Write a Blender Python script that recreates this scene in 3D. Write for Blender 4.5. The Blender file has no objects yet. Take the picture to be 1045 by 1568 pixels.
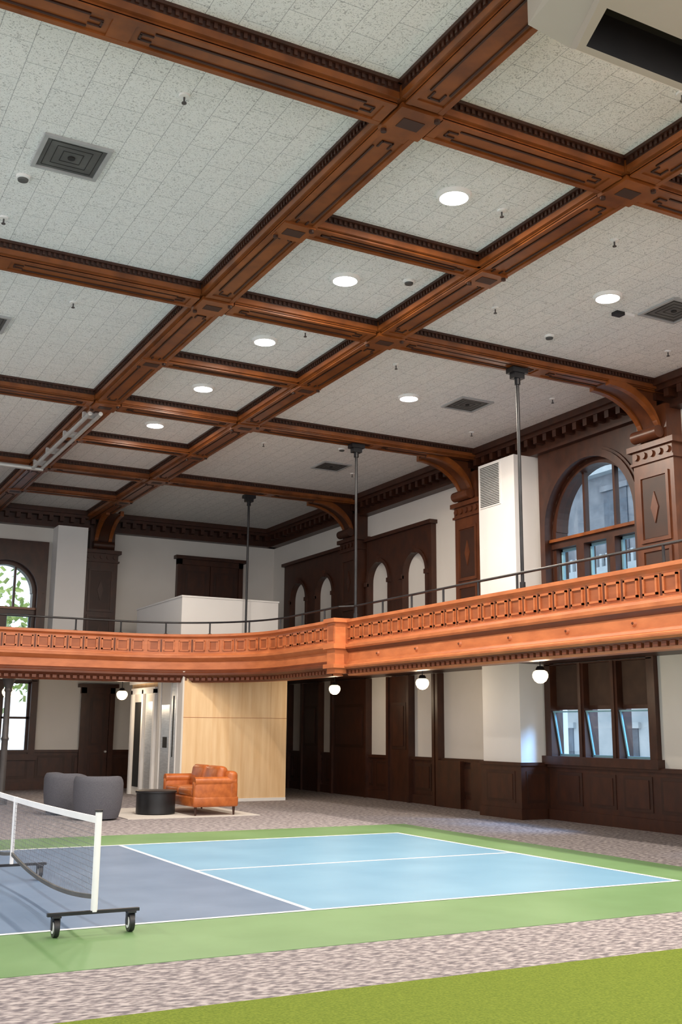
import bpy, bmesh, math, random
from mathutils import Vector, Matrix
random.seed(4)
S=bpy.context.scene
# ------------------------------------------------------------------ materials
def newmat(name):
    m=bpy.data.materials.new(name); m.use_nodes=True
    nt=m.node_tree; b=nt.nodes["Principled BSDF"]
    return m,nt,b
def rgba(c): return (c[0],c[1],c[2],1)
def noisy(name,c1,c2,rough=.6,scale=(3,3,3),nscale=1.0,detail=4,bump=0,metal=0,spec=.5,coat=0,bscale=None):
    m,nt,b=newmat(name)
    tc=nt.nodes.new("ShaderNodeTexCoord"); mp=nt.nodes.new("ShaderNodeMapping")
    mp.inputs["Scale"].default_value=scale
    nt.links.new(tc.outputs["Object"],mp.inputs[0])
    n=nt.nodes.new("ShaderNodeTexNoise"); n.inputs["Scale"].default_value=nscale; n.inputs["Detail"].default_value=detail
    nt.links.new(mp.outputs[0],n.inputs["Vector"])
    r=nt.nodes.new("ShaderNodeValToRGB"); r.color_ramp.elements[0].position=.3; r.color_ramp.elements[1].position=.7
    r.color_ramp.elements[0].color=rgba(c1); r.color_ramp.elements[1].color=rgba(c2)
    nt.links.new(n.outputs["Fac"],r.inputs[0]); nt.links.new(r.outputs[0],b.inputs["Base Color"])
    b.inputs["Roughness"].default_value=rough; b.inputs["Metallic"].default_value=metal
    b.inputs["Specular IOR Level"].default_value=spec; b.inputs["Coat Weight"].default_value=coat
    if bump:
        bp=nt.nodes.new("ShaderNodeBump"); bp.inputs["Strength"].default_value=bump; bp.inputs["Distance"].default_value=.01
        if bscale:
            n2=nt.nodes.new("ShaderNodeTexNoise"); n2.inputs["Scale"].default_value=bscale; nt.links.new(tc.outputs["Object"],n2.inputs["Vector"]); nt.links.new(n2.outputs["Fac"],bp.inputs["Height"])
        else: nt.links.new(n.outputs["Fac"],bp.inputs["Height"])
        nt.links.new(bp.outputs[0],b.inputs["Normal"])
    return m
def emis(name,c,s):
    m,nt,b=newmat(name)
    b.inputs["Base Color"].default_value=rgba(c); b.inputs["Emission Color"].default_value=rgba(c); b.inputs["Emission Strength"].default_value=s
    return m
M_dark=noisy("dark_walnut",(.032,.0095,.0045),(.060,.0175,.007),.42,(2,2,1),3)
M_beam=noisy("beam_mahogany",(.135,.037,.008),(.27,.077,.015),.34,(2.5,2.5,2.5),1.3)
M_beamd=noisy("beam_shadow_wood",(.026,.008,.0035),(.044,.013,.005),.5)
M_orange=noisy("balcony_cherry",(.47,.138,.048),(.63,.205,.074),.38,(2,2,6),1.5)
M_orangem=noisy("balcony_cherry_recess_shade",(.30,.08,.027),(.40,.115,.04),.45,(2,2,6),1.5)  # darker copy of the cherry, with recess shade put into its colour
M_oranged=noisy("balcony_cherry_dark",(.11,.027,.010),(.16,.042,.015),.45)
M_wall=noisy("cream_plaster",(.70,.66,.61),(.76,.72,.67),.85,(.6,.6,.6),1.5)
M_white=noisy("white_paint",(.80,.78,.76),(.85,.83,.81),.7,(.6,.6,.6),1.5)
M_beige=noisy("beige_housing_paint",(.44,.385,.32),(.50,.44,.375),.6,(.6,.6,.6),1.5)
M_black=noisy("black_iron",(.012,.012,.014),(.03,.03,.034),.4,metal=.3)
M_iron=noisy("grey_iron",(.07,.065,.065),(.11,.10,.10),.45,metal=.3)
M_chrome=noisy("brushed_steel",(.55,.55,.54),(.70,.70,.69),.42,(1,1,8),4,metal=.5)
M_green=noisy("green_court_paint",(.115,.225,.085),(.16,.29,.125),.5,(.7,.7,.7),1.2,6)
M_lblue=noisy("light_blue_court_paint",(.145,.315,.48),(.19,.38,.55),.45,(.7,.7,.7),1.4,6)
M_kit=noisy("slate_blue_court_paint",(.105,.17,.28),(.145,.215,.34),.45,(.9,.9,.9),1.6,6)
M_line=noisy("white_line_paint",(.78,.79,.82),(.88,.88,.9),.6)
M_turf=noisy("artificial_turf",(.105,.155,.014),(.19,.25,.03),.9,(1,1,1),60,5,bump=.8,bscale=150,spec=.2)
M_ply=noisy("birch_plywood",(.76,.50,.26),(.88,.64,.38),.5,(6,6,.5),1.6)
M_leather=noisy("cognac_leather",(.33,.08,.015),(.52,.145,.033),.36,(4,4,4),2,bump=.15,bscale=40)
M_grey=noisy("charcoal_fabric",(.09,.09,.11),(.135,.135,.155),.95,(30,30,30),3,spec=.2)
M_globe=emis("opal_glass",(1,.84,.60),1.7)
M_lamp=emis("led_panel",(1,.97,.92),18)
M_grille=noisy("grille_grey",(.06,.06,.06),(.11,.11,.105),.6)
M_duct=noisy("dark_opening",(.01,.01,.01),(.02,.018,.016),.8)
M_frameg=noisy("vent_frame_grey",(.34,.34,.34),(.42,.42,.42),.5)
M_stone=noisy("limestone",(.36,.42,.46),(.50,.55,.58),.9,(.5,.5,.5),2)
M_facade=noisy("grey_facade",(.14,.16,.19),(.25,.27,.30),.9,(.8,.8,.8),2)
M_bwin=noisy("facade_window_glass",(.05,.07,.10),(.09,.12,.16),.3)
M_leaf=noisy("foliage",(.14,.26,.05),(.42,.48,.14),.8)
M_rug=noisy("ivory_rug",(.52,.49,.46),(.62,.59,.56),.95,(20,20,20),3)
M_sash=noisy("sash_blue_glare",(.20,.42,.54),(.28,.52,.64),.5)  # blue window glare painted into the sash colour
M_blind=noisy("brown_shade",(.045,.022,.014),(.07,.036,.022),.8)
M_net=noisy("net_mesh",(.12,.13,.16),(.17,.18,.22),.8)
M_pil=noisy("pilaster_mahogany",(.075,.021,.008),(.13,.038,.012),.38,(2,2,1),3)
# glass
M_glass,nt,b=newmat("window_glass")
nt.nodes.remove(b); gl=nt.nodes.new("ShaderNodeBsdfGlossy"); gl.inputs["Roughness"].default_value=.02
tr=nt.nodes.new("ShaderNodeBsdfTransparent"); tr.inputs[0].default_value=(.88,.94,.98,1); mx=nt.nodes.new("ShaderNodeMixShader"); mx.inputs[0].default_value=.06
nt.links.new(tr.outputs[0],mx.inputs[1]); nt.links.new(gl.outputs[0],mx.inputs[2]); nt.links.new(mx.outputs[0],nt.nodes["Material Output"].inputs[0])
# ceiling tiles
M_tile,nt,b=newmat("acoustic_ceiling_tile")
tc=nt.nodes.new("ShaderNodeTexCoord"); mp=nt.nodes.new("ShaderNodeMapping"); mp.inputs["Rotation"].default_value=(0,0,math.pi/2)
nt.links.new(tc.outputs["Object"],mp.inputs[0])
br=nt.nodes.new("ShaderNodeTexBrick"); br.inputs["Scale"].default_value=1; br.inputs["Brick Width"].default_value=.61; br.inputs["Row Height"].default_value=.305
br.inputs["Mortar Size"].default_value=.0035; br.inputs["Mortar Smooth"].default_value=.1
br.inputs["Color1"].default_value=(.82,.81,.79,1); br.inputs["Color2"].default_value=(.785,.78,.765,1); br.inputs["Mortar"].default_value=(.42,.42,.42,1)
nt.links.new(mp.outputs[0],br.inputs["Vector"])
n=nt.nodes.new("ShaderNodeTexNoise"); n.inputs["Scale"].default_value=28; n.inputs["Detail"].default_value=3; n.inputs["Distortion"].default_value=2.5
nt.links.new(tc.outputs["Object"],n.inputs["Vector"])
r=nt.nodes.new("ShaderNodeValToRGB"); r.color_ramp.elements[0].position=.36; r.color_ramp.elements[1].position=.46
r.color_ramp.elements[0].color=(.56,.56,.56,1); r.color_ramp.elements[1].color=(1,1,1,1)
nt.links.new(n.outputs["Fac"],r.inputs[0])
mm=nt.nodes.new("ShaderNodeMix"); mm.data_type='RGBA'; mm.blend_type='MULTIPLY'; mm.inputs[0].default_value=1
nt.links.new(br.outputs["Color"],mm.inputs[6]); nt.links.new(r.outputs[0],mm.inputs[7]); nt.links.new(mm.outputs[2],b.inputs["Base Color"])
b.inputs["Roughness"].default_value=.95
# carpet
M_carpet,nt,b=newmat("patterned_carpet")
tc=nt.nodes.new("ShaderNodeTexCoord"); mp=nt.nodes.new("ShaderNodeMapping"); mp.inputs["Scale"].default_value=(8,17,1); mp.inputs["Rotation"].default_value=(0,0,.5)
nt.links.new(tc.outputs["Object"],mp.inputs[0])
n=nt.nodes.new("ShaderNodeTexNoise"); n.inputs["Scale"].default_value=1.5; n.inputs["Detail"].default_value=5
nt.links.new(mp.outputs[0],n.inputs["Vector"])
r=nt.nodes.new("ShaderNodeValToRGB"); e=r.color_ramp.elements
e[0].position=.38; e[0].color=(.15,.135,.15,1); e[1].position=.60; e[1].color=(.41,.375,.38,1)
q=e.new(.5); q.color=(.265,.24,.25,1)
nt.links.new(n.outputs["Fac"],r.inputs[0]); nt.links.new(r.outputs[0],b.inputs["Base Color"]); b.inputs["Roughness"].default_value=1; b.inputs["Specular IOR Level"].default_value=.1
# ------------------------------------------------------------------ builder
class B:
    def __init__(s,name,mats):
        s.name=name; s.mats=mats; s.v=[]; s.f=[]; s.m=[]
    def mesh(s,vs,fs,m=0):
        o=len(s.v); s.v+=[tuple(v) for v in vs]; s.f+=[[i+o for i in f] for f in fs]; s.m+=[m]*len(fs)
    def box(s,x0,x1,y0,y1,z0,z1,m=0,M=None):
        c=[(x,y,z) for x in (x0,x1) for y in (y0,y1) for z in (z0,z1)]
        if M: c=[M(*p) for p in c]
        s.mesh(c,[(0,1,3,2),(4,6,7,5),(0,4,5,1),(2,3,7,6),(0,2,6,4),(1,5,7,3)],m)
    def frame(s,x0,x1,y0,y1,w,z0,z1,m=0):
        s.box(x0,x1,y0,y0+w,z0,z1,m); s.box(x0,x1,y1-w,y1,z0,z1,m)
        s.box(x0,x0+w,y0+w,y1-w,z0,z1,m); s.box(x1-w,x1,y0+w,y1-w,z0,z1,m)
    def rbox(s,c,sz,r=.05,m=0,seg=3,rot=None):
        bm=bmesh.new(); bmesh.ops.create_cube(bm,size=1)
        for v in bm.verts: v.co=Vector((v.co.x*sz[0],v.co.y*sz[1],v.co.z*sz[2]))
        bmesh.ops.bevel(bm,geom=bm.edges[:],offset=r,segments=seg,affect='EDGES',profile=.5)
        R=rot or Matrix.Identity(3)
        bm.verts.index_update()
        s.mesh([R@v.co+Vector(c) for v in bm.verts],[[v.index for v in f.verts] for f in bm.faces],m); bm.free()
    def cyl(s,p0,p1,r0,r1=None,m=0,n=16):
        r1=r0 if r1 is None else r1
        p0=Vector(p0);p1=Vector(p1); d=(p1-p0).normalized(); a=d.orthogonal().normalized(); b=d.cross(a)
        vs=[]
        for p,r in((p0,r0),(p1,r1)):
            for i in range(n):
                t=2*math.pi*i/n; vs.append(p+a*math.cos(t)*r+b*math.sin(t)*r)
        fs=[(i,(i+1)%n,n+(i+1)%n,n+i) for i in range(n)]+[list(range(n)),list(range(n,2*n))]
        s.mesh(vs,fs,m)
    def lathe(s,c,prof,m=0,n=24):
        vs=[];fs=[]
        for r,z in prof:
            for i in range(n):
                t=2*math.pi*i/n; vs.append((c[0]+r*math.cos(t),c[1]+r*math.sin(t),c[2]+z))
        for k in range(len(prof)-1):
            for i in range(n): fs.append((k*n+i,k*n+(i+1)%n,(k+1)*n+(i+1)%n,(k+1)*n+i))
        s.mesh(vs,fs,m)
    def prism(s,pts,M,c0,c1,m=0):
        n=len(pts)
        vs=[M(a,c0,b) for a,b in pts]+[M(a,c1,b) for a,b in pts]
        s.mesh(vs,[(i,(i+1)%n,n+(i+1)%n,n+i) for i in range(n)]+[list(range(n)),list(range(n,2*n))],m)
    def plate(s,polys,th,M,c0,m=0):
        cu=bpy.data.curves.new("tmp",'CURVE'); cu.dimensions='2D'; cu.fill_mode='BOTH'; cu.extrude=th/2
        for p in polys:
            sp=cu.splines.new('POLY'); sp.points.add(len(p)-1); sp.use_cyclic_u=True
            for i,(a,b_) in enumerate(p): sp.points[i].co=(a,b_,0,1)
        o=bpy.data.objects.new("tmp",cu); S.collection.objects.link(o)
        dg=bpy.context.evaluated_depsgraph_get(); me=bpy.data.meshes.new_from_object(o.evaluated_get(dg))
        s.mesh([M(v.co.x,c0+th/2+v.co.z,v.co.y) for v in me.vertices],[list(p.vertices) for p in me.polygons],m)
        bpy.data.objects.remove(o); bpy.data.curves.remove(cu); bpy.data.meshes.remove(me)
    def sweep(s,path,prof,m=0):
        n=len(path);vs=[];k=len(prof)
        for i,p in enumerate(path):
            d0=(Vector(path[i])-Vector(path[i-1])).normalized() if i else None
            d1=(Vector(path[i+1])-Vector(path[i])).normalized() if i<n-1 else None
            d0=d0 or d1; d1=d1 or d0
            t=(d0+d1).normalized(); nn=Vector((-t.y,t.x)); sc=1/max(.3,nn.dot(Vector((-d0.y,d0.x))))
            for o,z in prof: vs.append((p[0]+nn.x*o*sc,p[1]+nn.y*o*sc,z))
        fs=[(i*k+j,i*k+(j+1)%k,(i+1)*k+(j+1)%k,(i+1)*k+j) for i in range(n-1) for j in range(k)]
        fs+=[list(range(k)),[(n-1)*k+j for j in range(k)]]
        s.mesh(vs,fs,m)
    def done(s,parent=None,smooth=True,name=None):
        me=bpy.data.meshes.new(s.name); me.from_pydata(s.v,[],s.f)
        for m in s.mats: me.materials.append(m)
        me.polygons.foreach_set("material_index",s.m)
        bm=bmesh.new(); bm.from_mesh(me); bmesh.ops.recalc_face_normals(bm,faces=bm.faces); bm.to_mesh(me); bm.free()
        if smooth:
            me.polygons.foreach_set("use_smooth",[True]*len(me.polygons)); me.set_sharp_from_angle(angle=math.radians(35))
        me.update()
        o=bpy.data.objects.new(s.name,me); S.collection.objects.link(o)
        if parent: o.parent=parent
        return o
XW=13.6; YB=30.0; ZT=7.69; ZB=7.47; XL=-6.5; Y0=-5.0
L1,L2=4.99,7.80
YD=[-2.55,2.72,8.0,13.28,18.72,24.15]
MR=lambda a,d,z:(XW-d,a,z)
MB=lambda a,d,z:(a,YB-d,z)
def arch(a0,a1,z0,zs,n=20):
    c=(a0+a1)/2;r=(a1-a0)/2
    return [(a0,z0),(a1,z0)]+[(c+r*math.cos(math.pi*i/n),zs+r*math.sin(math.pi*i/n)) for i in range(n+1)]
def rect(a0,a1,b0,b1): return [(a0,b0),(a1,b0),(a1,b1),(a0,b1)]
# ------------------------------------------------------------------ shell
b=B("floor",[M_carpet]); b.box(XL-.3,XW+.3,Y0,YB+.3,-.2,0); b.done()
b=B("ceiling",[M_tile]); b.box(XL-.3,XW+.3,Y0,YB+.3,ZT,ZT+.2); b.done()
b=B("wall_right",[M_wall])
RWU=arch(13.95,16.5,3.95,5.55); RWL=rect(13.95,16.65,1.15,2.93)
RWU2=arch(2.9,5.5,3.95,5.55); RWL2=rect(2.9,5.5,1.15,2.93);RWU3=arch(8.4,11,3.95,5.55); RWL3=rect(8.4,11,1.15,2.93)
b.plate([rect(Y0,YB,0,ZT),RWU,RWL,RWU2,RWL2,RWU3,RWL3],.35,MR,-.35); b.done(smooth=False)
b=B("wall_back",[M_wall])
BWU=arch(4.6,6.36,3.95,5.3); BWL=rect(4.65,6.42,.9,2.9)
b.plate([rect(XL,XW,0,ZT),BWU,BWL],.35,MB,-.35); b.done(smooth=False)
b=B("wall_left",[M_wall])
hs=[rect(-4.2+5.4*i,-.6+5.4*i,1.0,6.7) for i in range(6)]
b.plate([rect(Y0,YB,0,ZT)]+hs,.3,lambda a,d,z:(XL-d,a,z),0); b.done(smooth=False)
# ------------------------------------------------------------------ court surfaces
b=B("turf_strip",[M_turf]); b.box(-3,XW,3.2,6.48,0,.012); b.done()
b=B("pickleball_court",[M_green,M_lblue,M_kit,M_line])
b.box(-6.2,10.35,7.80,16.95,0,.004,0)
CX0,CX1,CY0,CY1=4.69,9.34,9.335,15.5; NX=2.55
b.box(NX-6.79,CX1,CY0,CY1,.004,.006,1); b.box(NX-2.14,CX0,CY0,CY1,.006,.007,2)
w=.025
for y in (CY0,CY1): b.box(NX-6.79-w,CX1+w,y-w,y+w,.007,.009,3)
for x in (NX-6.79,NX-2.14,CX0,CX1): b.box(x-w,x+w,CY0,CY1,.007,.0092,3)
ym=(CY0+CY1)/2
b.box(CX0,CX1,ym-w,ym+w,.007,.009,3); b.box(NX-6.79,NX-2.14,ym-w,ym+w,.007,.009,3)
b.done()
# ------------------------------------------------------------------ ceiling beams
b=B("coffered_ceiling_beams",[M_beam,M_beamd,M_dark])
def beam(axis,c,s0,s1,w,zb,dent=True):
    def M(a,o,z): return (c+o,a,z) if axis=='y' else (a,c+o,z)
    h=w/2
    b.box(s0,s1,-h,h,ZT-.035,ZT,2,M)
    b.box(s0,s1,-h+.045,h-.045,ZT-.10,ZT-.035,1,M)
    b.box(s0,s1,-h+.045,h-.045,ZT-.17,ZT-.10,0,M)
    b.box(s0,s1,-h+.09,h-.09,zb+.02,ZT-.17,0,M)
    iw=h-.09
    for sgn in(-1,1):
        o=sgn*(iw-.03); b.box(s0,s1,o-.03,o+.03,zb,zb+.03,0,M)
    n=max(1,round((s1-s0)/2.4)); st=(s1-s0)/n
    for i in range(n):
        p,q=s0+st*i,s0+st*(i+1)
        for sgn in(-1,1):
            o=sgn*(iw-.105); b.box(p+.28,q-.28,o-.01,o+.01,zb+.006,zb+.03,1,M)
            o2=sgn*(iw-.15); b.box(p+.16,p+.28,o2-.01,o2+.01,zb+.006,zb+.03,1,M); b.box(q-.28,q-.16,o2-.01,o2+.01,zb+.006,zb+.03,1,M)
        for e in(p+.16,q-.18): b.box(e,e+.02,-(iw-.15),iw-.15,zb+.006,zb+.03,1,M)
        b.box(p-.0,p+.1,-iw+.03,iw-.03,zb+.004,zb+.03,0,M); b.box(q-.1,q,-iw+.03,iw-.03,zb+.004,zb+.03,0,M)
    if dent:
        k=int((s1-s0)/.07)
        for i in range(k):
            a=s0+.07*(i+.5)
            for sgn in(-1,1):
                o=sgn*(h-.035); b.box(a-.017,a+.017,o-.012,o+.012,ZT-.085,ZT-.035,2,M)
W1=.60
def segs(lo,hi,cuts,hw):
    out=[];p=lo
    for c in cuts:
        if c-hw>p: out.append((p,c-hw))
        p=c+hw
    if hi>p: out.append((p,hi))
    return out
cutsY=sorted(YD)
half=[(YD[i]+YD[i+1])/2 for i in range(len(YD)-1)]+[24.15+2.72]
for x in (L1,L2): 
    for s0,s1 in segs(Y0,YB-.1,cutsY,W1/2-.04): beam('y',x,s0,s1,W1,ZB,True)
for s0,s1 in segs(Y0,YB,cutsY,W1/2): beam('y',-.8,s0,s1,W1,ZB,False)
for y in cutsY:
    for s0,s1 in segs(XL,XW-.1,[-.8,L1,L2],W1/2-.04): beam('x',y,s0,s1,W1-.04,ZB,y>5 and s1>0)
for y in half:
    beam('x',y,L1+W1/2-.09,L2-W1/2+.09,.46,ZB+.025,y>5)
for x in(-.8,L1,L2):
    for y in cutsY+(half if x>0 else []):
        h=W1/2
        main=y in cutsY
        if main:
            b.box(x-h+.045,x+h-.045,y-h+.045,y+h-.045,ZT-.17,ZT,0)
            b.box(x-h+.09,x+h-.09,y-h+.09,y+h-.09,ZB+.02,ZT-.17,0)
        hh=h-.07 if main else h-.1
        b.box(x-hh,x+hh,y-hh,y+hh,ZB-.02,ZB+.03,0)
        b.box(x-.12,x+.12,y-.08,y+.08,ZB-.026,ZB-.02,1)
        for sx in(-1,1): b.cyl((x+sx*(hh-.04),y-sx*(hh-.04),ZB-.05),(x+sx*(hh-.04),y-sx*(hh-.04),ZB),.03,m=1,n=10)
b.done(smooth=False)
# ------------------------------------------------------------------ cornice
b=B("trim_1",[M_dark,M_beamd])
for M,a0,a1 in((MR,Y0,YB),(MB,XL,XW)):
    b.box(a0,a1,0,.52,7.56,ZT-.001,0,M); b.box(a0,a1,0,.44,7.48,7.56,0,M); b.box(a0,a1,0,.2,7.22,7.48,0,M); b.box(a0,a1,0,.26,7.18,7.24,0,M)
    k=int((a1-a0)/.3)
    for i in range(k):
        a=a0+.3*(i+.5)
        if a>4: b.box(a-.055,a+.055,.18,.42,7.34,7.48,0,M)
b.done(smooth=False)
# ------------------------------------------------------------------ pilasters and brackets
def pilaster(name,M,c,z0,z1,w=.95,d=.36,cap=True,bracket=True,pm=None):
    b=B(name,[pm or M_dark,M_beamd,M_beam]); h=w/2
    b.box(c-h,c+h,0,d,z0,z1-.35,0,M)
    b.box(c-h-.05,c+h+.05,0,d+.05,z0,z0+.3,0,M)
    zs=z0+.4; n=2 if z1-z0>3 else 1; hh=(z1-.5-zs)/n
    for i in range(n):
        za=zs+hh*i+.05; zb=zs+hh*(i+1)-.05
        for (p,q,r,t) in((c-h+.12,c-h+.18,za,zb),(c+h-.18,c+h-.12,za,zb),(c-h+.18,c+h-.18,za,za+.06),(c-h+.18,c+h-.18,zb-.06,zb)):
            b.box(p,q,d,d+.03,r,t,0,M)
        b.box(c-h+.2,c+h-.2,d,d+.006,za+.08,zb-.08,1,M)
        zc=(za+zb)/2; b.prism([(c,zc+.28),(c+.09,zc),(c,zc-.28),(c-.09,zc)],M,d,d+.025,0)
    if cap:
        b.box(c-h-.04,c+h+.04,0,d+.04,z1-.35,z1-.30,0,M)
        b.box(c-h,c+h,0,d+.02,z1-.30,z1-.1,0,M)
        b.box(c-h-.08,c+h+.08,0,d+.08,z1-.1,z1,0,M)
        for i in range(5):
            a=c-h+.1+(w-.2)*i/4; b.cyl(M(a,d+.02,z1-.2),M(a,d+.06,z1-.2),.06,m=0,n=12)
    if bracket:
        zt=ZB; H=zt-z1; Lb=1.15
        b.box(c-.36,c+.36,0,d,z1,7.25,0,M)
        n=14
        inner=[(d+Lb-(Lb)*math.cos(t)*1.0,z1+H*math.sin(t)) for t in [math.pi/2*i/n for i in range(n+1)]]
        poly=inner+[(d+Lb,zt+.02),(d-.02,zt+.02),(d-.02,z1)]
        MM=lambda dd,cc,zz:M(cc,dd,zz)
        b.prism(poly,MM,c-.14,c+.14,0)
        for off in(-.2,.2):
            for i in range(n):
                (a,zz),(a2,zz2)=inner[i],inner[i+1]
                b.prism([(a,zz-.04),(a2,zz2-.04),(a2+.0,zz2+.10),(a,zz+.10)],MM,c+off-.05,c+off+.05,2)
        b.cyl(M(c-.3,d+.12,z1+.12),M(c+.3,d+.12,z1+.12),.11,m=0,n=16)
    return b.done()
for y in (YD[2],13.3,18.95): pilaster("wall_pilaster",MR,y,3.1,6.62,pm=M_pil)
pilaster("wall_pilaster",MR,24.4,3.1,6.62)
pilaster("wall_pilaster",MB,8.05,3.1,6.62)
# ------------------------------------------------------------------ white chases (boxes)
def chase(name,M,a0,a1,d,z0,z1,grille=False,wains=False):
    b=B(name,[M_white,M_grille,M_dark,M_beamd]); b.box(a0,a1,0,d,z0,z1,0,M)
    if grille:
        g0,g1=a1-.75,a1-.1
        b.box(g0-.03,g1+.03,d,d+.02,z1-.95,z1-.05,0,M)
        for i in range(24):
            z=z1-.92+.036*i; b.box(g0,g1,d+.02,d+.035,z,z+.016,1,M)
    if wains:
        b.box(a0-.04,a1+.04,0,d+.04,0,1.0,2,M); b.box(a0-.07,a1+.07,0,d+.07,1.0,1.06,2,M); b.box(a0-.07,a1+.07,0,d+.07,0,.2,2,M)
        b.box(a0+.15,a1-.15,d+.04,d+.05,.3,.9,3,M)
        b.box(a0+.22,a1-.22,d+.05,d+.06,.36,.84,2,M)
        b.box(a0-.05,a0-.04,.1,d-.08,.3,.9,3,M); b.box(a0-.06,a0-.05,.15,d-.13,.36,.84,2,M)
    return b.done(smooth=False)
chase("wall_chase_1",MR,16.85,18.08,.66,3.1,7.18,grille=True)
chase("wall_chase_2",MR,16.85,18.08,.66,0,2.95,wains=True)
chase("wall_chase_3",MB,6.72,7.56,.6,3.1,7.18)
# ------------------------------------------------------------------ right wall joinery upper
def archscreen(name,M,a0,a1,arches,z0,zt,zs,th=.14):
    b=B(name,[M_dark,M_beamd])
    b.plate([rect(a0,a1,z0,zt)]+[arch(p,q,z0+.02,zs) for p,q in arches],th,M,0,0)
    b.box(a0-.06,a1+.06,0,th+.08,zt,zt+.09,0,M)
    for p,q in arches:
        c=(p+q)/2;r=(q-p)/2;n=18
        for i in range(n):
            t0=math.pi*i/n;t1=math.pi*(i+1)/n
            pr=[(c+rr*math.cos(t),zs+rr*math.sin(t)) for rr,t in((r,t0),(r+.09,t0),(r+.09,t1),(r,t1))]
            b.prism(pr,M,th,th+.04,0)
        for e in(p-.09,q): b.box(e,e+.09,th,th+.04,z0,zs,0,M)
        b.box(p-.12,p-.0,th,th+.08,zs-.08,zs+.03,0,M); b.box(q,q+.12,th,th+.08,zs-.08,zs+.03,0,M)
        b.box(c-.05,c+.05,th,th+.1,zs+r-.02,zs+r+.16,0,M)
    return b.done()
archscreen("trim_3",MR,20.75,23.85,[(20.98,22.0),(22.72,23.74)],3.1,6.45,5.35)
archscreen("trim_4",MR,25.2,28.9,[(25.75,26.75),(27.4,28.4)],3.1,6.45,5.35)
# upper arched window
def arched_window(name,M,a0,a1,z0,zs,sa0,sa1,zt,trans,cols=3):
    b=B(name,[M_dark,M_beamd,M_glass,M_sash,M_beam])
    b.plate([rect(sa0,sa1,3.1,zt),arch(a0,a1,z0,zs)],.14,M,.002,0)
    c=(a0+a1)/2; r=(a1-a0)/2; n=28
    for (ra,rb,d0,d1,m) in((r-.02,r+.12,.14,.22,0),(r+.12,r+.17,.14,.18,0),(r-.12,r,-.3,.0,0)):
        for i in range(n):
            t0=math.pi*i/n;t1=math.pi*(i+1)/n
            b.prism([(c+rr*math.cos(t),zs+rr*math.sin(t)) for rr,t in((ra,t0),(rb,t0),(rb,t1),(ra,t1))],M,d0,d1,m)
    for e in(a0-.12,a1-.02): b.box(e,e+.14,.14,.22,z0,zs,0,M)
    for e in(a0,a1-.1): b.box(e,e+.1,-.3,0,z0,zs,0,M)
    b.box(a0,a1,-.28,.05,z0-.05,z0+.08,0,M)
    b.box(a0,a1,-.25,.04,trans,trans+.17,0,M); b.box(a0,a1,-.25,.10,trans+.13,trans+.19,4,M)
    for k in range(1,3):
        a=a0+(a1-a0)*k/3; hgt=zs+math.sqrt(max(0,r*r-(a-c)**2))
        b.box(a-.03,a+.03,-.2,-.1,trans,hgt,0,M)
    wd=(a1-a0)/cols
    for k in range(1,cols): 
        a=a0+wd*k; b.box(a-.11,a+.11,-.25,.04,z0,trans,0,M)
    for k in range(cols):
        p=a0+wd*k+.11;q=a0+wd*(k+1)-.11
        for (u0,u1,v0,v1) in((p,p+.04,z0,trans),(q-.04,q,z0,trans),(p,q,trans-.05,trans),(p,q,z0,z0+.1),(p,q,(z0+trans)/2-.02,(z0+trans)/2+.02)):
            b.box(u0,u1,-.18,-.12,v0,v1,3,M)
    b.box(a0,a1,-.16,-.15,z0,zs,2,M)
    arcg=[(c+r*math.cos(math.pi*i/20),zs+r*math.sin(math.pi*i/20)) for i in range(21)]
    b.prism(arcg,M,-.16,-.15,2)
    return b.done()
arched_window("window_1",MR,13.95,16.5,3.95,5.55,13.72,16.72,7.18,5.2)
arched_window("window_2",MR,8.4,11,3.95,5.55,8.5-.4,11.4,7.18,5.2)
arched_window("window_3",MB,4.6,6.36,3.95,5.3,4.2,6.6,6.75,4.7,cols=2)
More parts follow.
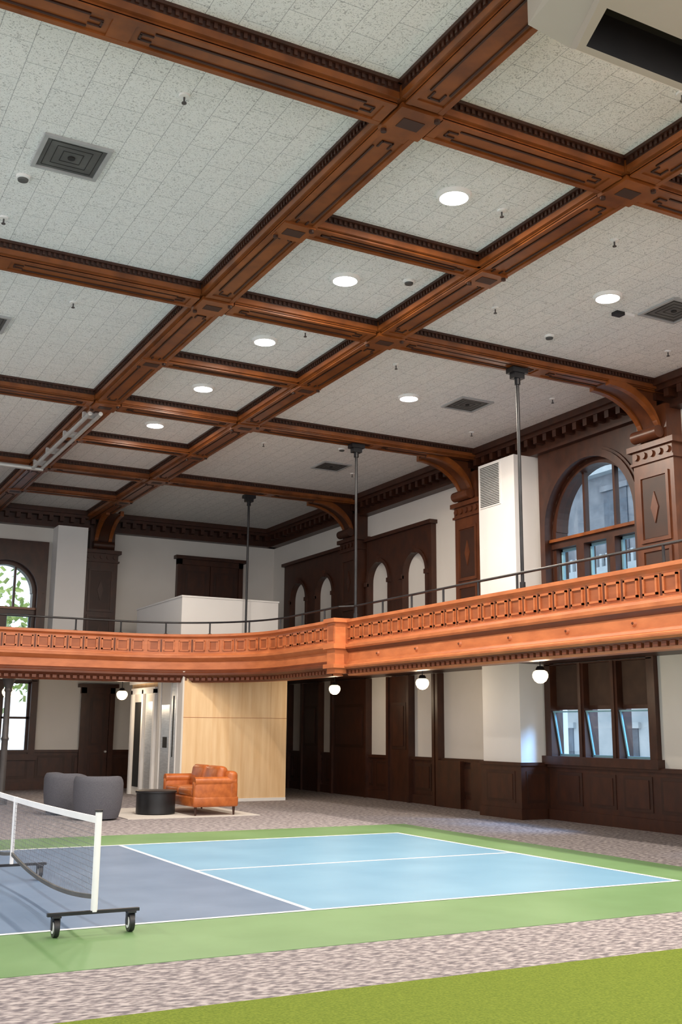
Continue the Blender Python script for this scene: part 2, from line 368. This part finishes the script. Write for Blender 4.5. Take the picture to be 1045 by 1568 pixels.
def tri_window(name,M,a0,a1,z0,z1,cols,shade,hopper):
    b=B(name,[M_dark,M_beamd,M_glass,M_sash,M_blind]); mw=.085
    for e0,e1,f0,f1 in((a0-.14,a0+.04,z0-.1,z1+.05),(a1-.04,a1+.14,z0-.1,z1+.05)): b.box(e0,e1,-.2,.1,f0,f1,0,M)
    b.box(a0-.2,a1+.2,-.3,.16,z0-.12,z0+.04,0,M); b.box(a0-.1,a1+.1,-.2,.1,z1-.02,z1+.0,0,M)
    wd=(a1-a0)/cols
    for k in range(1,cols): b.box(a0+wd*k-mw,a0+wd*k+mw,-.25,.08,z0,z1,0,M); b.box(a0+wd*k-.03,a0+wd*k+.03,.08,.11,z0,z1,0,M)
    zm=z0+(z1-z0)*shade
    for k in range(cols):
        p=a0+wd*k+(mw if k else .04);q=a0+wd*(k+1)-(mw if k<cols-1 else .04)
        if shade<1: b.box(p,q,-.1,-.06,zm,z1,4,M)
        b.box(p,q,-.14,-.05,zm-.05,zm+.02,0,M)
        if hopper:
            def T(a,d,z,M=M): 
                h=z-z0; return M(a,-.12+d+h*math.sin(.17),z0+h*math.cos(.17))
            for (u0,u1,v0,v1) in((p+.01,p+.04,z0+.04,zm-.06),(q-.04,q-.01,z0+.04,zm-.06),(p,q,zm-.09,zm-.06),(p,q,z0+.04,z0+.08)):
                b.box(u0,u1,-.015,.015,v0,v1,3,T)
            b.box(p+.04,q-.04,-.004,.004,z0+.08,zm-.09,2,T)
        else:
            for (u0,u1,v0,v1) in((p,p+.06,z0,zm),(q-.06,q,z0,zm),(p,q,zm-.08,zm),(p,q,z0,z0+.1),(p,q,(z0+zm)/2-.03,(z0+zm)/2+.03)): b.box(u0,u1,-.15,-.08,v0,v1,0,M)
            b.box(p,q,-.12,-.11,z0,zm,2,M)
    return b.done(smooth=False)
tri_window("window_4",MR,13.95,16.65,1.15,2.93,3,.54,True)
tri_window("window_5",MB,4.65,6.42,.9,2.9,2,1.0,False)
tri_window("window_6",MR,8.4,11,1.15,2.93,3,.54,True)
# ------------------------------------------------------------------ lower wall wainscot
b=B("baseboard_right",[M_dark,M_beamd])
for s0,s1 in((Y0,16.75),(18.15,YB)):
    b.box(s0,s1,0,.06,0,.98,0,MR); b.box(s0,s1,0,.11,.98,1.05,0,MR); b.box(s0,s1,0,.1,0,.2,0,MR)
    k=int((s1-s0)/.9)
    for i in range(k):
        a=s0+.9*i+.1; b.box(a,a+.7,.06,.075,.3,.9,1,MR); b.box(a+.07,a+.63,.075,.09,.36,.84,0,MR)
b.done(smooth=False)
b=B("baseboard_back",[M_dark,M_beamd])
b.box(XL,XW,0,.06,0,.98,0,MB); b.box(XL,XW,0,.11,.98,1.05,0,MB); b.box(XL,XW,0,.1,0,.2,0,MB)
for i in range(20):
    a=XL+1.0*i+.1; b.box(a,a+.8,.06,.075,.3,.9,1,MB); b.box(a+.07,a+.73,.075,.09,.36,.84,0,MB)
b.done(smooth=False)
b=B("trim_2",[M_dark,M_beamd])
for s0,s1 in((20.5,20.75),(21.75,22.8),(23.8,25.75),(26.45,27.6),(28.4,29.9)):
    b.box(s0,s1,0,.12,0,2.93,0,MR)
    for e in(s0,s1-.1): b.box(e,e+.1,.12,.18,0,2.93,0,MR)
    if s1-s0>.6: 
        b.box(s0+.2,s1-.2,.12,.135,1.2,2.3,1,MR); b.box(s0+.28,s1-.28,.135,.155,1.28,2.22,0,MR)
for s in(18.3,19.6): b.box(s,s+.9,0,.2,0,1.0,0,MR)
b.done(smooth=False)
def door(name,M,a0,a1,z0,z1,leaves=1,crown=True):
    b=B(name,[M_dark,M_beamd,M_beam,M_chrome]); g=.112 if z0<1 else .002
    for e in(a0,a1-.14): b.box(e,e+.14,g,.17,z0,z1,0,M)
    b.box(a0,a1,.002,.17,z1-.16,z1,0,M)
    if crown: b.box(a0-.08,a1+.08,.002,.24,z1,z1+.1,0,M)
    w=(a1-a0-.28)/leaves
    for k in range(leaves):
        p=a0+.14+w*k;q=p+w; b.box(p+.01,q-.01,.002,.125,z0,z1-.16,0,M)
        H=z1-.16-z0
        for f0,f1 in((.06,.38),(.45,.95)):
            b.box(p+.12,q-.12,.125,.135,z0+H*f0,z0+H*f1,1,M); b.box(p+.19,q-.19,.135,.15,z0+H*f0+.07,z0+H*f1-.07,0,M)
        b.cyl(M(q-.07,.12,z0+1),M(q-.07,.19,z0+1),.03,m=3,n=12)
    return b.done(smooth=False)
door("door_1",MB,7.75,8.7,0,2.75)
door("door_2",MB,10.4,12.5,3.1,6.6,2)
# ------------------------------------------------------------------ balcony
pathR=[(10.1,Y0),(10.1,18.7)]
fc=(7.08,21.25); fr=2.8
pathL=[(9.88,18.95)]+[(fc[0]+fr*math.cos(t),fc[1]+fr*math.sin(t)) for t in [math.pi/2*i/18 for i in range(19)]]+[(XL+.01,24.05)]
b=B("balcony",[M_orange,M_oranged,M_dark,M_carpet,M_orangem])
g=.004
outer=[(10.3,Y0)]+[(10.3,18.8),(10.08,18.9)]+[(x+.2*(x-fc[0])/fr if i>0 else x+.2,y+.2*(y-fc[1])/fr if i>0 else y) for i,(x,y) in enumerate(pathL[:-1])]+[(XL+g,24.25),(XL+g,YB-g),(XW-g,YB-g),(XW-g,Y0)]
b.plate([outer],.14,lambda a,d,z:(a,z,d),2.95,2)
prof=[(.07,3.80),(.07,3.745),(.03,3.73),(.0,3.70),(0,3.36),(.03,3.35),(.05,3.31),(.10,3.30),(.10,3.25),(.06,3.22),(.02,3.17),(0,3.16),(0,2.985),(.03,2.97),(.05,2.93),(.12,2.90),(.12,2.86),(.06,2.83),(.03,2.80),(0,2.79),(-.05,2.70),(-.28,2.70),(-.28,3.80)]
b.sweep(pathR,prof,0)
b.sweep(pathL,prof,0)
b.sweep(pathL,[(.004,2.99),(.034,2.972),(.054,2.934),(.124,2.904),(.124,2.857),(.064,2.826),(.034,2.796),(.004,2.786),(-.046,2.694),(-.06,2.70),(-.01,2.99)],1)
b.sweep(pathR,[(.123,2.872),(.066,2.838),(.036,2.797),(.0,2.79),(.0,2.872)],1)  # dark strip painted in as the shadow of the lower groove
b.sweep(pathR,[(.012,3.222),(.064,3.226),(.024,3.166),(.005,3.15),(-.005,3.222)],1)  # painted shadow line under the moulding
def walk(path,step):
    out=[];acc=step/2
    for i in range(len(path)-1):
        p=Vector(path[i]);q=Vector(path[i+1]);L=(q-p).length;d=(q-p)/L
        while acc<L:
            out.append((p+d*acc,d)); acc+=step
        acc-=L
    return out
def fr_box(P,d,s0,s1,o0,o1,z0,z1,m):
    n=Vector((-d.y,d.x))
    def M(a,o,z): v=P+d*a+n*o; return (v.x,v.y,z)
    b.box(s0,s1,o0,o1,z0,z1,m,M)
for path in(pathR,pathL):
    for P,d in walk(path,.36):
        if P.y<4 and P.x>9: continue
        z0,z1=3.41,3.66;hw=.13
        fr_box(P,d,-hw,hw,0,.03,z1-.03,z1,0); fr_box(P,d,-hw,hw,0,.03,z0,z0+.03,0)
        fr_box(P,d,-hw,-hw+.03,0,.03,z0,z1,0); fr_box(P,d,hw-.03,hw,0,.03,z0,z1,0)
        fr_box(P,d,-hw+.03,hw-.03,0,.004,z0+.03,z1-.03,4)  # panel recess shade painted on as a darker inset
        fr_box(P,d,-.18-.02,-.18+.02,0,.004,z0-.02,z1+.02,1)  # dark divider, painted shade between the panels
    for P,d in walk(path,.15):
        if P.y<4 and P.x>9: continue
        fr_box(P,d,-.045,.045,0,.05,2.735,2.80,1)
    for P,d in walk(path,1.36):
        if path is pathL: continue
        n=Vector((-d.y,d.x)); c=P
        b.cyl((c.x,c.y,3.07),(c.x+n.x*.03,c.y+n.y*.03,3.07),.05,.03,m=0,n=14)
        b.cyl((c.x+n.x*.03,c.y+n.y*.03,3.07),(c.x+n.x*.045,c.y+n.y*.045,3.07),.02,.012,m=1,n=10)
b.box(9.80,10.12,18.62,18.96,2.74,3.82,0); b.box(9.74,10.18,18.56,19.02,3.74,3.82,0); b.box(9.74,10.18,18.56,19.02,3.22,3.32,0); b.box(9.74,10.18,18.56,19.02,2.84,2.92,0)
b.box(9.79,9.80,18.68,18.90,3.38,3.7,4)
b.sweep([(x,y) for x,y in pathR],[(-.26,2.72),(-.6,2.95),(-.26,2.95)],2)
b.sweep([(x,y) for x,y in pathL],[(-.26,2.72),(-.6,2.95),(-.26,2.95)],2)
b.done()
# railing
b=B("balcony_railing",[M_black])
def offp(path,o):
    return [(x+o*((x-fc[0])/fr if path is pathL and 0<i<len(path)-1 else (1 if (path is pathR or i==0) else 0)),y+o*((y-fc[1])/fr if path is pathL and 0<i<len(path)-1 else (0 if (path is pathR or i==0) else 1))) for i,(x,y) in enumerate(path)]
pts=offp(pathR,.18)+offp(pathL,.18)
for i in range(len(pts)-1): b.cyl((*pts[i],4.09),(*pts[i+1],4.09),.022,n=10)
for P,d in walk(pts,1.05):
    b.cyl((P.x,P.y,3.80),(P.x,P.y,4.09),.02,n=8); b.cyl((P.x,P.y,3.80),(P.x,P.y,3.83),.045,n=10)
b.done()
# hanging rods
for y in(8.0,13.3,18.75,24.4):
    b=B("balcony_hanger_rod",[M_black])
    x=10.33; 
    b.box(x-.15,x+.15,y-.10,y+.10,ZB-.08,ZB,0); b.box(x-.10,x+.10,y-.07,y+.07,ZB-.17,ZB-.08,0)
    b.cyl((x,y,ZB-.27),(x,y,ZB-.17),.05,n=14); b.cyl((x,y,3.09),(x,y,ZB-.2),.028,n=12); b.cyl((x,y,3.8),(x,y,3.95),.045,n=12)
    b.done()
# ------------------------------------------------------------------ elevator enclosure
b=B("elevator_enclosure",[M_ply,M_white,M_chrome,M_dark,M_duct,M_wall,M_orangem])
b.box(8.5,11.12,23.6,27.6,0,2.948,0)
b.box(8.5,11.12,23.585,23.6,0,.07,1)
for x in(9.22,9.95,10.2,10.7): b.box(x-.004,x+.004,23.595,23.6,.07,2.9,0)
b.box(8.5,11.12,23.594,23.6,1.9,1.908,6)
b.box(8.46,8.5,23.6,25.4,0,2.948,5)
for y in(23.95,24.35,25.1): b.box(8.44,8.46,y-.02,y+.02,0,2.94,1)
b.box(8.45,8.46,24.0,24.3,.1,2.7,2); b.box(8.45,8.46,24.42,25.0,.1,2.2,2)
b.box(8.43,8.46,24.55,24.8,1.2,1.45,4); b.box(8.44,8.47,24.12,24.17,1.0,2.4,4)
for y in(25.5,26.4,27.3): b.box(8.40,8.5,y-.06,y+.06,0,2.6,1)
b.box(8.40,8.5,25.44,27.36,2.5,2.65,1); b.box(8.47,8.5,25.5,27.3,0,2.5,5); b.box(8.455,8.475,25.65,26.25,.2,2.3,2); b.box(8.455,8.475,26.55,27.15,.2,2.3,4)
b.box(8.36,8.4,25.4,27.4,2.75,2.9,1)
b.done(smooth=False)
b=B("elevator_shaft_housing",[M_white]); b.box(8.72,11.3,24.6,28.2,3.09,4.82); b.box(8.70,11.32,24.58,28.22,4.80,4.84); b.done(smooth=False)
# ------------------------------------------------------------------ iron column
for x in(4.72,-1.5):
    b=B("iron_column",[M_iron,M_black])
    b.lathe((x,24.5,0),[(0,0),(.14,0),(.14,.12),(.09,.18),(.075,.3),(.07,1.35),(.09,1.4),(.07,1.45),(.062,2.4),(.09,2.45),(.075,2.5),(.13,2.65),(.15,2.70),(0,2.70)],0,20); b.done()
# ------------------------------------------------------------------ pendants
def pendant(x,y,zc):
    b=B("globe_pendant_lamp",[M_globe,M_black])
    b.lathe((x,y,zc),[(0.0001,-.13),(.05,-.122),(.1,-.09),(.135,-.03),(.14,.02),(.12,.07),(.07,.10),(.06,.12)],0,24)
    b.lathe((x,y,zc),[(.0001,.17),(.05,.165),(.075,.13),(.08,.095),(.05,.095)],1,20)
    b.cyl((x,y,zc+.16),(x,y,2.93),.01,m=1,n=8); b.cyl((x,y,2.92),(x,y,2.95),.06,m=1,n=14)
    o=b.done()
    l=bpy.data.lights.new("pendant_glow",'POINT'); l.energy=34; l.color=(1,.80,.56); l.shadow_soft_size=.13
    lo=bpy.data.objects.new("pendant_glow",l); S.collection.objects.link(lo); lo.location=(x,y,zc-.2); lo.parent=o
for x,y,z in((11.9,10.6,2.6),(11.88,14.87,2.6),(11.88,18.7,2.6),(12.0,22.8,2.6),(7.9,26.5,2.47),(5.1,26.5,2.47),(11.9,6,2.6)): pendant(x,y,z)
# ------------------------------------------------------------------ ceiling fixtures
def downlight(x,y,e=260,on=True):
    b=B("ceiling_downlight",[M_lamp,M_white])
    b.lathe((x,y,ZT),[(0.0001,-.05),(.14,-.05),(.165,-.045)],0,32)
    b.lathe((x,y,ZT),[(.165,-.045),(.19,-.04),(.205,0)],1,32)
    o=b.done()
    l=bpy.data.lights.new("lamp",'AREA'); l.shape='DISK'; l.size=.3; l.energy=e; l.color=(1,.88,.74)
    lo=bpy.data.objects.new("lamp",l); S.collection.objects.link(lo); lo.location=(x,y,ZT-.07); lo.parent=o
ya=sorted(YD+half)
for i,y in enumerate(ya[:-1]):
    yc=(y+ya[i+1])/2
    if yc<20.5: downlight(6.4,yc+(.0 if yc>7 else -.9),160)
for y in(0,5.4,10.68,16.02): downlight(9.93,y,300)
for y in(0,5.4,10.68,16.02): downlight(2.0-3.6,y,200)
def vent(x,y,s=.36):
    b=B("ceiling_air_vent",[M_frameg,M_grille,M_duct])
    b.frame(x-s,x+s,y-s,y+s,.045,ZT-.03,ZT,0)
    b.box(x-s+.045,x+s-.045,y-s+.045,y+s-.045,ZT-.014,ZT,1)
    for k in range(3):
        q=s-.09-k*.08
        b.frame(x-q,x+q,y-q,y+q,.006,ZT-.018,ZT-.014,2)
    b.cyl((x,y,ZT-.03),(x,y,ZT-.012),.04,m=2,n=12)
    b.done()
for x,y in((2.32,10.62),(2.32,16.0),(11.12,10.6),(11.12,15.85),(11.12,21.4)): vent(x,y)
def sprinkler(x,y,big=False):
    b=B("ceiling_sprinkler",[M_white,M_iron])
    b.lathe((x,y,ZT),[(.055,0),(.05,-.02),(.0001,-.025)],0,18); b.cyl((x,y,ZT-.08),(x,y,ZT-.02),.010,m=1,n=8); b.cyl((x,y,ZT-.09),(x,y,ZT-.08),.025,m=1,n=12); b.done()
for x,y in((3.0,8.95),(1.95,12.4),(3.35,14.6),(8.8,6.6),(8.8,9.3),(8.8,11.8),(8.8,14.6),(12.3,11.9),(12.3,14.8),(12.3,17.4),(8.9,20.3),(11.9,21.8),(3.3,20),(7.1,9.35),(7.2,6.6),(6.8,14)): sprinkler(x,y)
def detector(x,y):
    b=B("smoke_detector",[M_white,M_grille])
    b.lathe((x,y,ZT),[(.08,0),(.08,-.03),(.06,-.035)],0,20); b.lathe((x,y,ZT),[(.06,-.035),(.055,-.055),(.0001,-.06)],1,20); b.done()
for x,y in((1.95,11.3),(7.2,11.6),(10.2,12.3),(10.6,19.9)): detector(x,y)
b=B("ceiling_speaker",[M_black,M_white]); b.box(10.4,10.55,11.0,11.12,ZT-.05,ZT,0); b.box(10.55,10.74,11.0,11.1,ZT-.04,ZT,1); b.done()
# hood near camera
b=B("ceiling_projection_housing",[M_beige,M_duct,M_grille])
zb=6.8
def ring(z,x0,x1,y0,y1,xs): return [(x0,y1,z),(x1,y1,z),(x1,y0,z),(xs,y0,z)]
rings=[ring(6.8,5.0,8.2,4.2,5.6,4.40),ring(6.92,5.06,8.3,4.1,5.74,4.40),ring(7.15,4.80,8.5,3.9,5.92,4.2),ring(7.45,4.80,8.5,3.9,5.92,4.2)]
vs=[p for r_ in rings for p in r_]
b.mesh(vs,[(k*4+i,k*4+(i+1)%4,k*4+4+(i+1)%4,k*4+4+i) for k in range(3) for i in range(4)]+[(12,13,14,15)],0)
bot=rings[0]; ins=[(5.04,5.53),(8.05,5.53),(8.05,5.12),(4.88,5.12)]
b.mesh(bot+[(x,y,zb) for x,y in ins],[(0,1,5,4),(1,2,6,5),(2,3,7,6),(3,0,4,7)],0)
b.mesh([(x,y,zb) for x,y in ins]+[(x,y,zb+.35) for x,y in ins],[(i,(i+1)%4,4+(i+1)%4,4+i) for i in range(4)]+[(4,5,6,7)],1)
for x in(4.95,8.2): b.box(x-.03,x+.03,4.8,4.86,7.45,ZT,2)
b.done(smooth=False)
# track pipes along beam L1
b=B("ceiling_track_rail",[M_chrome,M_black])
for dx,zz in((-.22,7.36),(-.02,7.38)): b.cyl((L1+dx,18.9,zz),(L1+dx,23.7,zz),.04,m=0,n=12)
for y in(19.3,20.8,22.3,23.5): b.box(L1-.26,L1+.04,y-.04,y+.04,7.38,ZB+.02,0)
b.cyl((2.5,23.75,7.36),(5.0,23.75,7.36),.05,m=0,n=12)
b.done()
# ------------------------------------------------------------------ net
b=B("pickleball_net",[M_line,M_black,M_net,M_grille])
ny0,ny1=9.05,15.75; zf=.0095
def rail(ny):
    for sg in(-1,1):
        X=NX+sg*.31; zc=.075+(zf if ny>9.2 else .004)
        b.cyl((X-.02,ny,zc),(X+.02,ny,zc),.075,m=1,n=24); b.cyl((X-.025,ny,zc),(X+.025,ny,zc),.045,m=0,n=20); b.cyl((X-.03,ny,zc),(X+.03,ny,zc),.015,m=1,n=10)
        b.box(X-.035,X+.035,ny-.05,ny+.05,.155,.17,1); b.box(X-.035,X-.028,ny-.02,ny+.02,.06,.16,1); b.box(X+.028,X+.035,ny-.02,ny+.02,.06,.16,1)
    b.box(NX-.38,NX+.38,ny-.02,ny+.02,.165,.19,1)
for ny in(ny0,(ny0+ny1)/2,ny1): rail(ny)
for ny in(ny0,ny1): b.cyl((NX,ny,.18),(NX,ny,.97),.028,m=0,n=14); b.cyl((NX,ny,.97),(NX,ny,.985),.035,m=1,n=14)
b.cyl((NX,(ny0+ny1)/2,.18),(NX,(ny0+ny1)/2,.9),.02,m=0,n=12)
nseg=40
def ztop(y): t=(y-ny0)/(ny1-ny0); return .93-.06*4*t*(1-t)*.5
def zbot(y): t=(y-ny0)/(ny1-ny0); t2=abs(2*t-1); return .30-.10*(1-(2*t2-1)**2) 
for i in range(nseg):
    y0=ny0+(ny1-ny0)*i/nseg;y1=ny0+(ny1-ny0)*(i+1)/nseg
    b.mesh([(NX+s,y,z) for s in(-.008,.008) for y,z in((y0,ztop(y0)-.055),(y1,ztop(y1)-.055),(y1,ztop(y1)),(y0,ztop(y0)))],[(0,1,2,3),(4,5,6,7),(0,1,5,4),(3,2,6,7)],0)
    b.mesh([(NX+s,y,z) for s in(-.012,.012) for y,z in((y0,zbot(y0)-.02),(y1,zbot(y1)-.02),(y1,zbot(y1)+.015),(y0,zbot(y0)+.015))],[(0,1,2,3),(4,5,6,7),(0,1,5,4),(3,2,6,7)],3)
y=ny0+.04
while y<ny1: b.box(NX-.0013,NX+.0013,y-.0013,y+.0013,zbot(y),ztop(y)-.05,2); y+=.045
z=.24
while z<.87:
    b.box(NX-.0013,NX+.0013,ny0,ny1,z-.0013,z+.0013,2) if z>.31 else None; z+=.045
for e in (ny0+.0,ny1-.045): b.box(NX-.01,NX+.01,e,e+.045,.3,.92,0)
b.done()
# ------------------------------------------------------------------ lounge
b=B("area_rug",[M_rug]); b.box(6.1,8.75,19.7,22.4,0,.012); b.done()
b=B("leather_loveseat",[M_leather,M_dark])
x0,x1,y0,y1=7.42,8.35,19.85,21.75
b.rbox(((x0+x1)/2,(y0+y1)/2,.27),(x1-x0,y1-y0,.20),.04)
b.rbox((x1-.12,(y0+y1)/2,.56),(.22,y1-y0,.56),.08)
for yy in(y0+.09,y1-.09):
    b.rbox(((x0+x1)/2,yy,.42),(x1-x0-.02,.17,.48),.06); b.cyl((x0+.03,yy,.64),(x1-.06,yy,.64),.095,m=0,n=20)
for k in range(2):
    yc=y0+.17+(y1-y0-.34)*(k+.5)/2
    b.rbox((x0+.36,yc,.44),(.70,(y1-y0-.36)/2,.17),.06)
    b.rbox((x1-.28,yc,.70),(.22,(y1-y0-.38)/2,.46),.09,rot=Matrix.Rotation(.18,3,'Y'))
for xx in(x0+.07,x1-.07):
    for yy in(y0+.08,y1-.08): b.cyl((xx,yy,.012),(xx,yy,.19),.018,.03,m=1,n=10)
b.done()
def barrel(cx,cy,ang,zo=0.0):
    b=B("barrel_chair",[M_grey,M_black])
    n=48;prof=[(.38,.03),(.43,.2),(.455,.45),(.455,.68),(.44,.74),(.415,.78),(.385,.785),(.36,.77),(.345,.73),(.33,.6),(.33,.42)]
    vs=[];fs=[];k=len(prof);sp=math.radians(285)
    for i in range(n+1):
        t=ang+math.pi-sp/2+sp*i/n; e=abs(i/n-.5)*2; drop=.14*max(0,(e-.55)/.45)**2
        for r,z in prof: vs.append((cx+r*math.cos(t),cy+r*math.sin(t),zo+z-(drop if z>.5 else 0)))
    for i in range(n):
        for j in range(k-1): fs.append((i*k+j,i*k+j+1,(i+1)*k+j+1,(i+1)*k+j))
    fs+=[list(range(k)),[n*k+j for j in range(k)]]
    b.mesh(vs,fs,0)
    b.lathe((cx,cy,zo),[(.0001,.03),(.38,.03),(.39,.38),(.37,.45),(.3,.48),(.0001,.49)],0,32)
    b.lathe((cx,cy,zo),[(.0001,0),(.3,0),(.3,.03),(.0001,.03)],1,28)
    b.done()
barrel(5.60,20.0,.9); barrel(5.38,21.4,.3)
b=B("drum_coffee_table",[M_black]); b.lathe((6.95,20.7,.012),[(.0001,0),(.36,0),(.38,.02),(.38,.40),(.40,.41),(.40,.44),(.38,.45),(.0001,.45)],0,40); b.done()
b=B("upholstered_chair",[M_dark,M_orange])
b.box(8.0,8.5,27.5,28.0,3.55,3.62,1); b.box(8.0,8.5,27.95,28.02,3.6,4.15,0)
for xx in(8.03,8.47):
    for yy in(27.53,27.97): b.box(xx-.02,xx+.02,yy-.02,yy+.02,3.091,3.6,0)
b.done()
# ------------------------------------------------------------------ exterior
b=B("exterior_ground",[M_stone]); b.box(14,80,-20,100,-3.3,-3); b.box(-20,14,31,100,-3.3,-3); b.done()
b=B("exterior_building",[M_stone,M_bwin,M_facade])
b.box(33,38,-5,60,-3,8.6,0); b.box(33,38,-5,60,8.6,18,2)
for y in [i*4.2-3 for i in range(15)]:
    for z,mm_ in((-1,0),(4.2,0),(9.6,2),(14,2)):
        b.box(32.95,33,y,y+1.5,z,z+2.8,1); b.box(32.8,33,y-.2,y+1.7,z-.3,z-.1,mm_); b.box(32.85,33,y-.15,y+1.65,z+2.8,z+3.05,mm_)
for z in(3.2,8.5,13.2): b.box(32.5,33,-5,60,z,z+.4,0)
for i in range(160): b.box(32.6,32.75,-5+.4*i,-5+.4*i+.16,8.9,9.5,0)
b.done(smooth=False)
b=B("street_tree",[M_leaf,M_dark])
b.cyl((6,43,-3),(6,43,4),.3,.18,m=1,n=12)
for i in range(1500):
    u=Vector((random.gauss(0,1),random.gauss(0,1),random.gauss(0,1))).normalized()*random.uniform(.5,1)
    c=Vector((6+u.x*4.2,43+u.y*3,5+u.z*3.4)); a=Vector((random.gauss(0,1),random.gauss(0,1),random.gauss(0,1))).normalized()*.12; d=a.orthogonal().normalized()*.10
    b.mesh([c-a-d,c+a-d,c+a+d,c-a+d],[(0,1,2,3)],0)
b.done(smooth=False)
# ------------------------------------------------------------------ light
w=bpy.data.worlds.new("W"); S.world=w; w.use_nodes=True
bg=w.node_tree.nodes["Background"]; bg.inputs[0].default_value=(.94,.96,1,1); bg.inputs[1].default_value=2.25
def spot(name,loc,tgt,e,col,ang,r):
    l=bpy.data.lights.new(name,'SPOT'); l.energy=e; l.color=col; l.spot_size=math.radians(ang); l.spot_blend=1; l.shadow_soft_size=r
    o=bpy.data.objects.new(name,l); S.collection.objects.link(o); o.location=loc
    o.rotation_euler=(Vector(tgt)-Vector(loc)).to_track_quat('-Z','Y').to_euler()
# blue spot lamps added outside the right-hand windows, replacing assumed cool skylight
spot("added_blue_window_spot",(17.2,13.2,4.6),(12.3,16.2,.2),5200,(.30,.58,1),60,1.0)  # added lamp, unseen, tints the chase side and carpet blue
spot("added_blue_window_spot",(17.6,10.4,5.6),(12.0,13.8,.0),4500,(.30,.58,1),60,1.0)  # second added lamp, for more blue on the carpet
# ------------------------------------------------------------------ camera
f,pitch,yaw,roll=1626.2,.2018,.4891,.0079
F=Vector((math.sin(yaw)*math.cos(pitch),math.cos(yaw)*math.cos(pitch),math.sin(pitch)))
R=Vector((math.cos(yaw),-math.sin(yaw),0)); U=R.cross(F)
R2=R*math.cos(roll)+U*math.sin(roll); U2=-R*math.sin(roll)+U*math.cos(roll)
ca=bpy.data.cameras.new("camera"); ca.sensor_fit='VERTICAL'; ca.sensor_height=36; ca.lens=f/1568*36; ca.clip_end=500
co=bpy.data.objects.new("camera",ca); S.collection.objects.link(co)
co.matrix_world=Matrix(((R2.x,U2.x,-F.x,0),(R2.y,U2.y,-F.y,0),(R2.z,U2.z,-F.z,1.66),(0,0,0,1)))
S.camera=co
S.view_settings.view_transform='Standard'; S.view_settings.look='None'
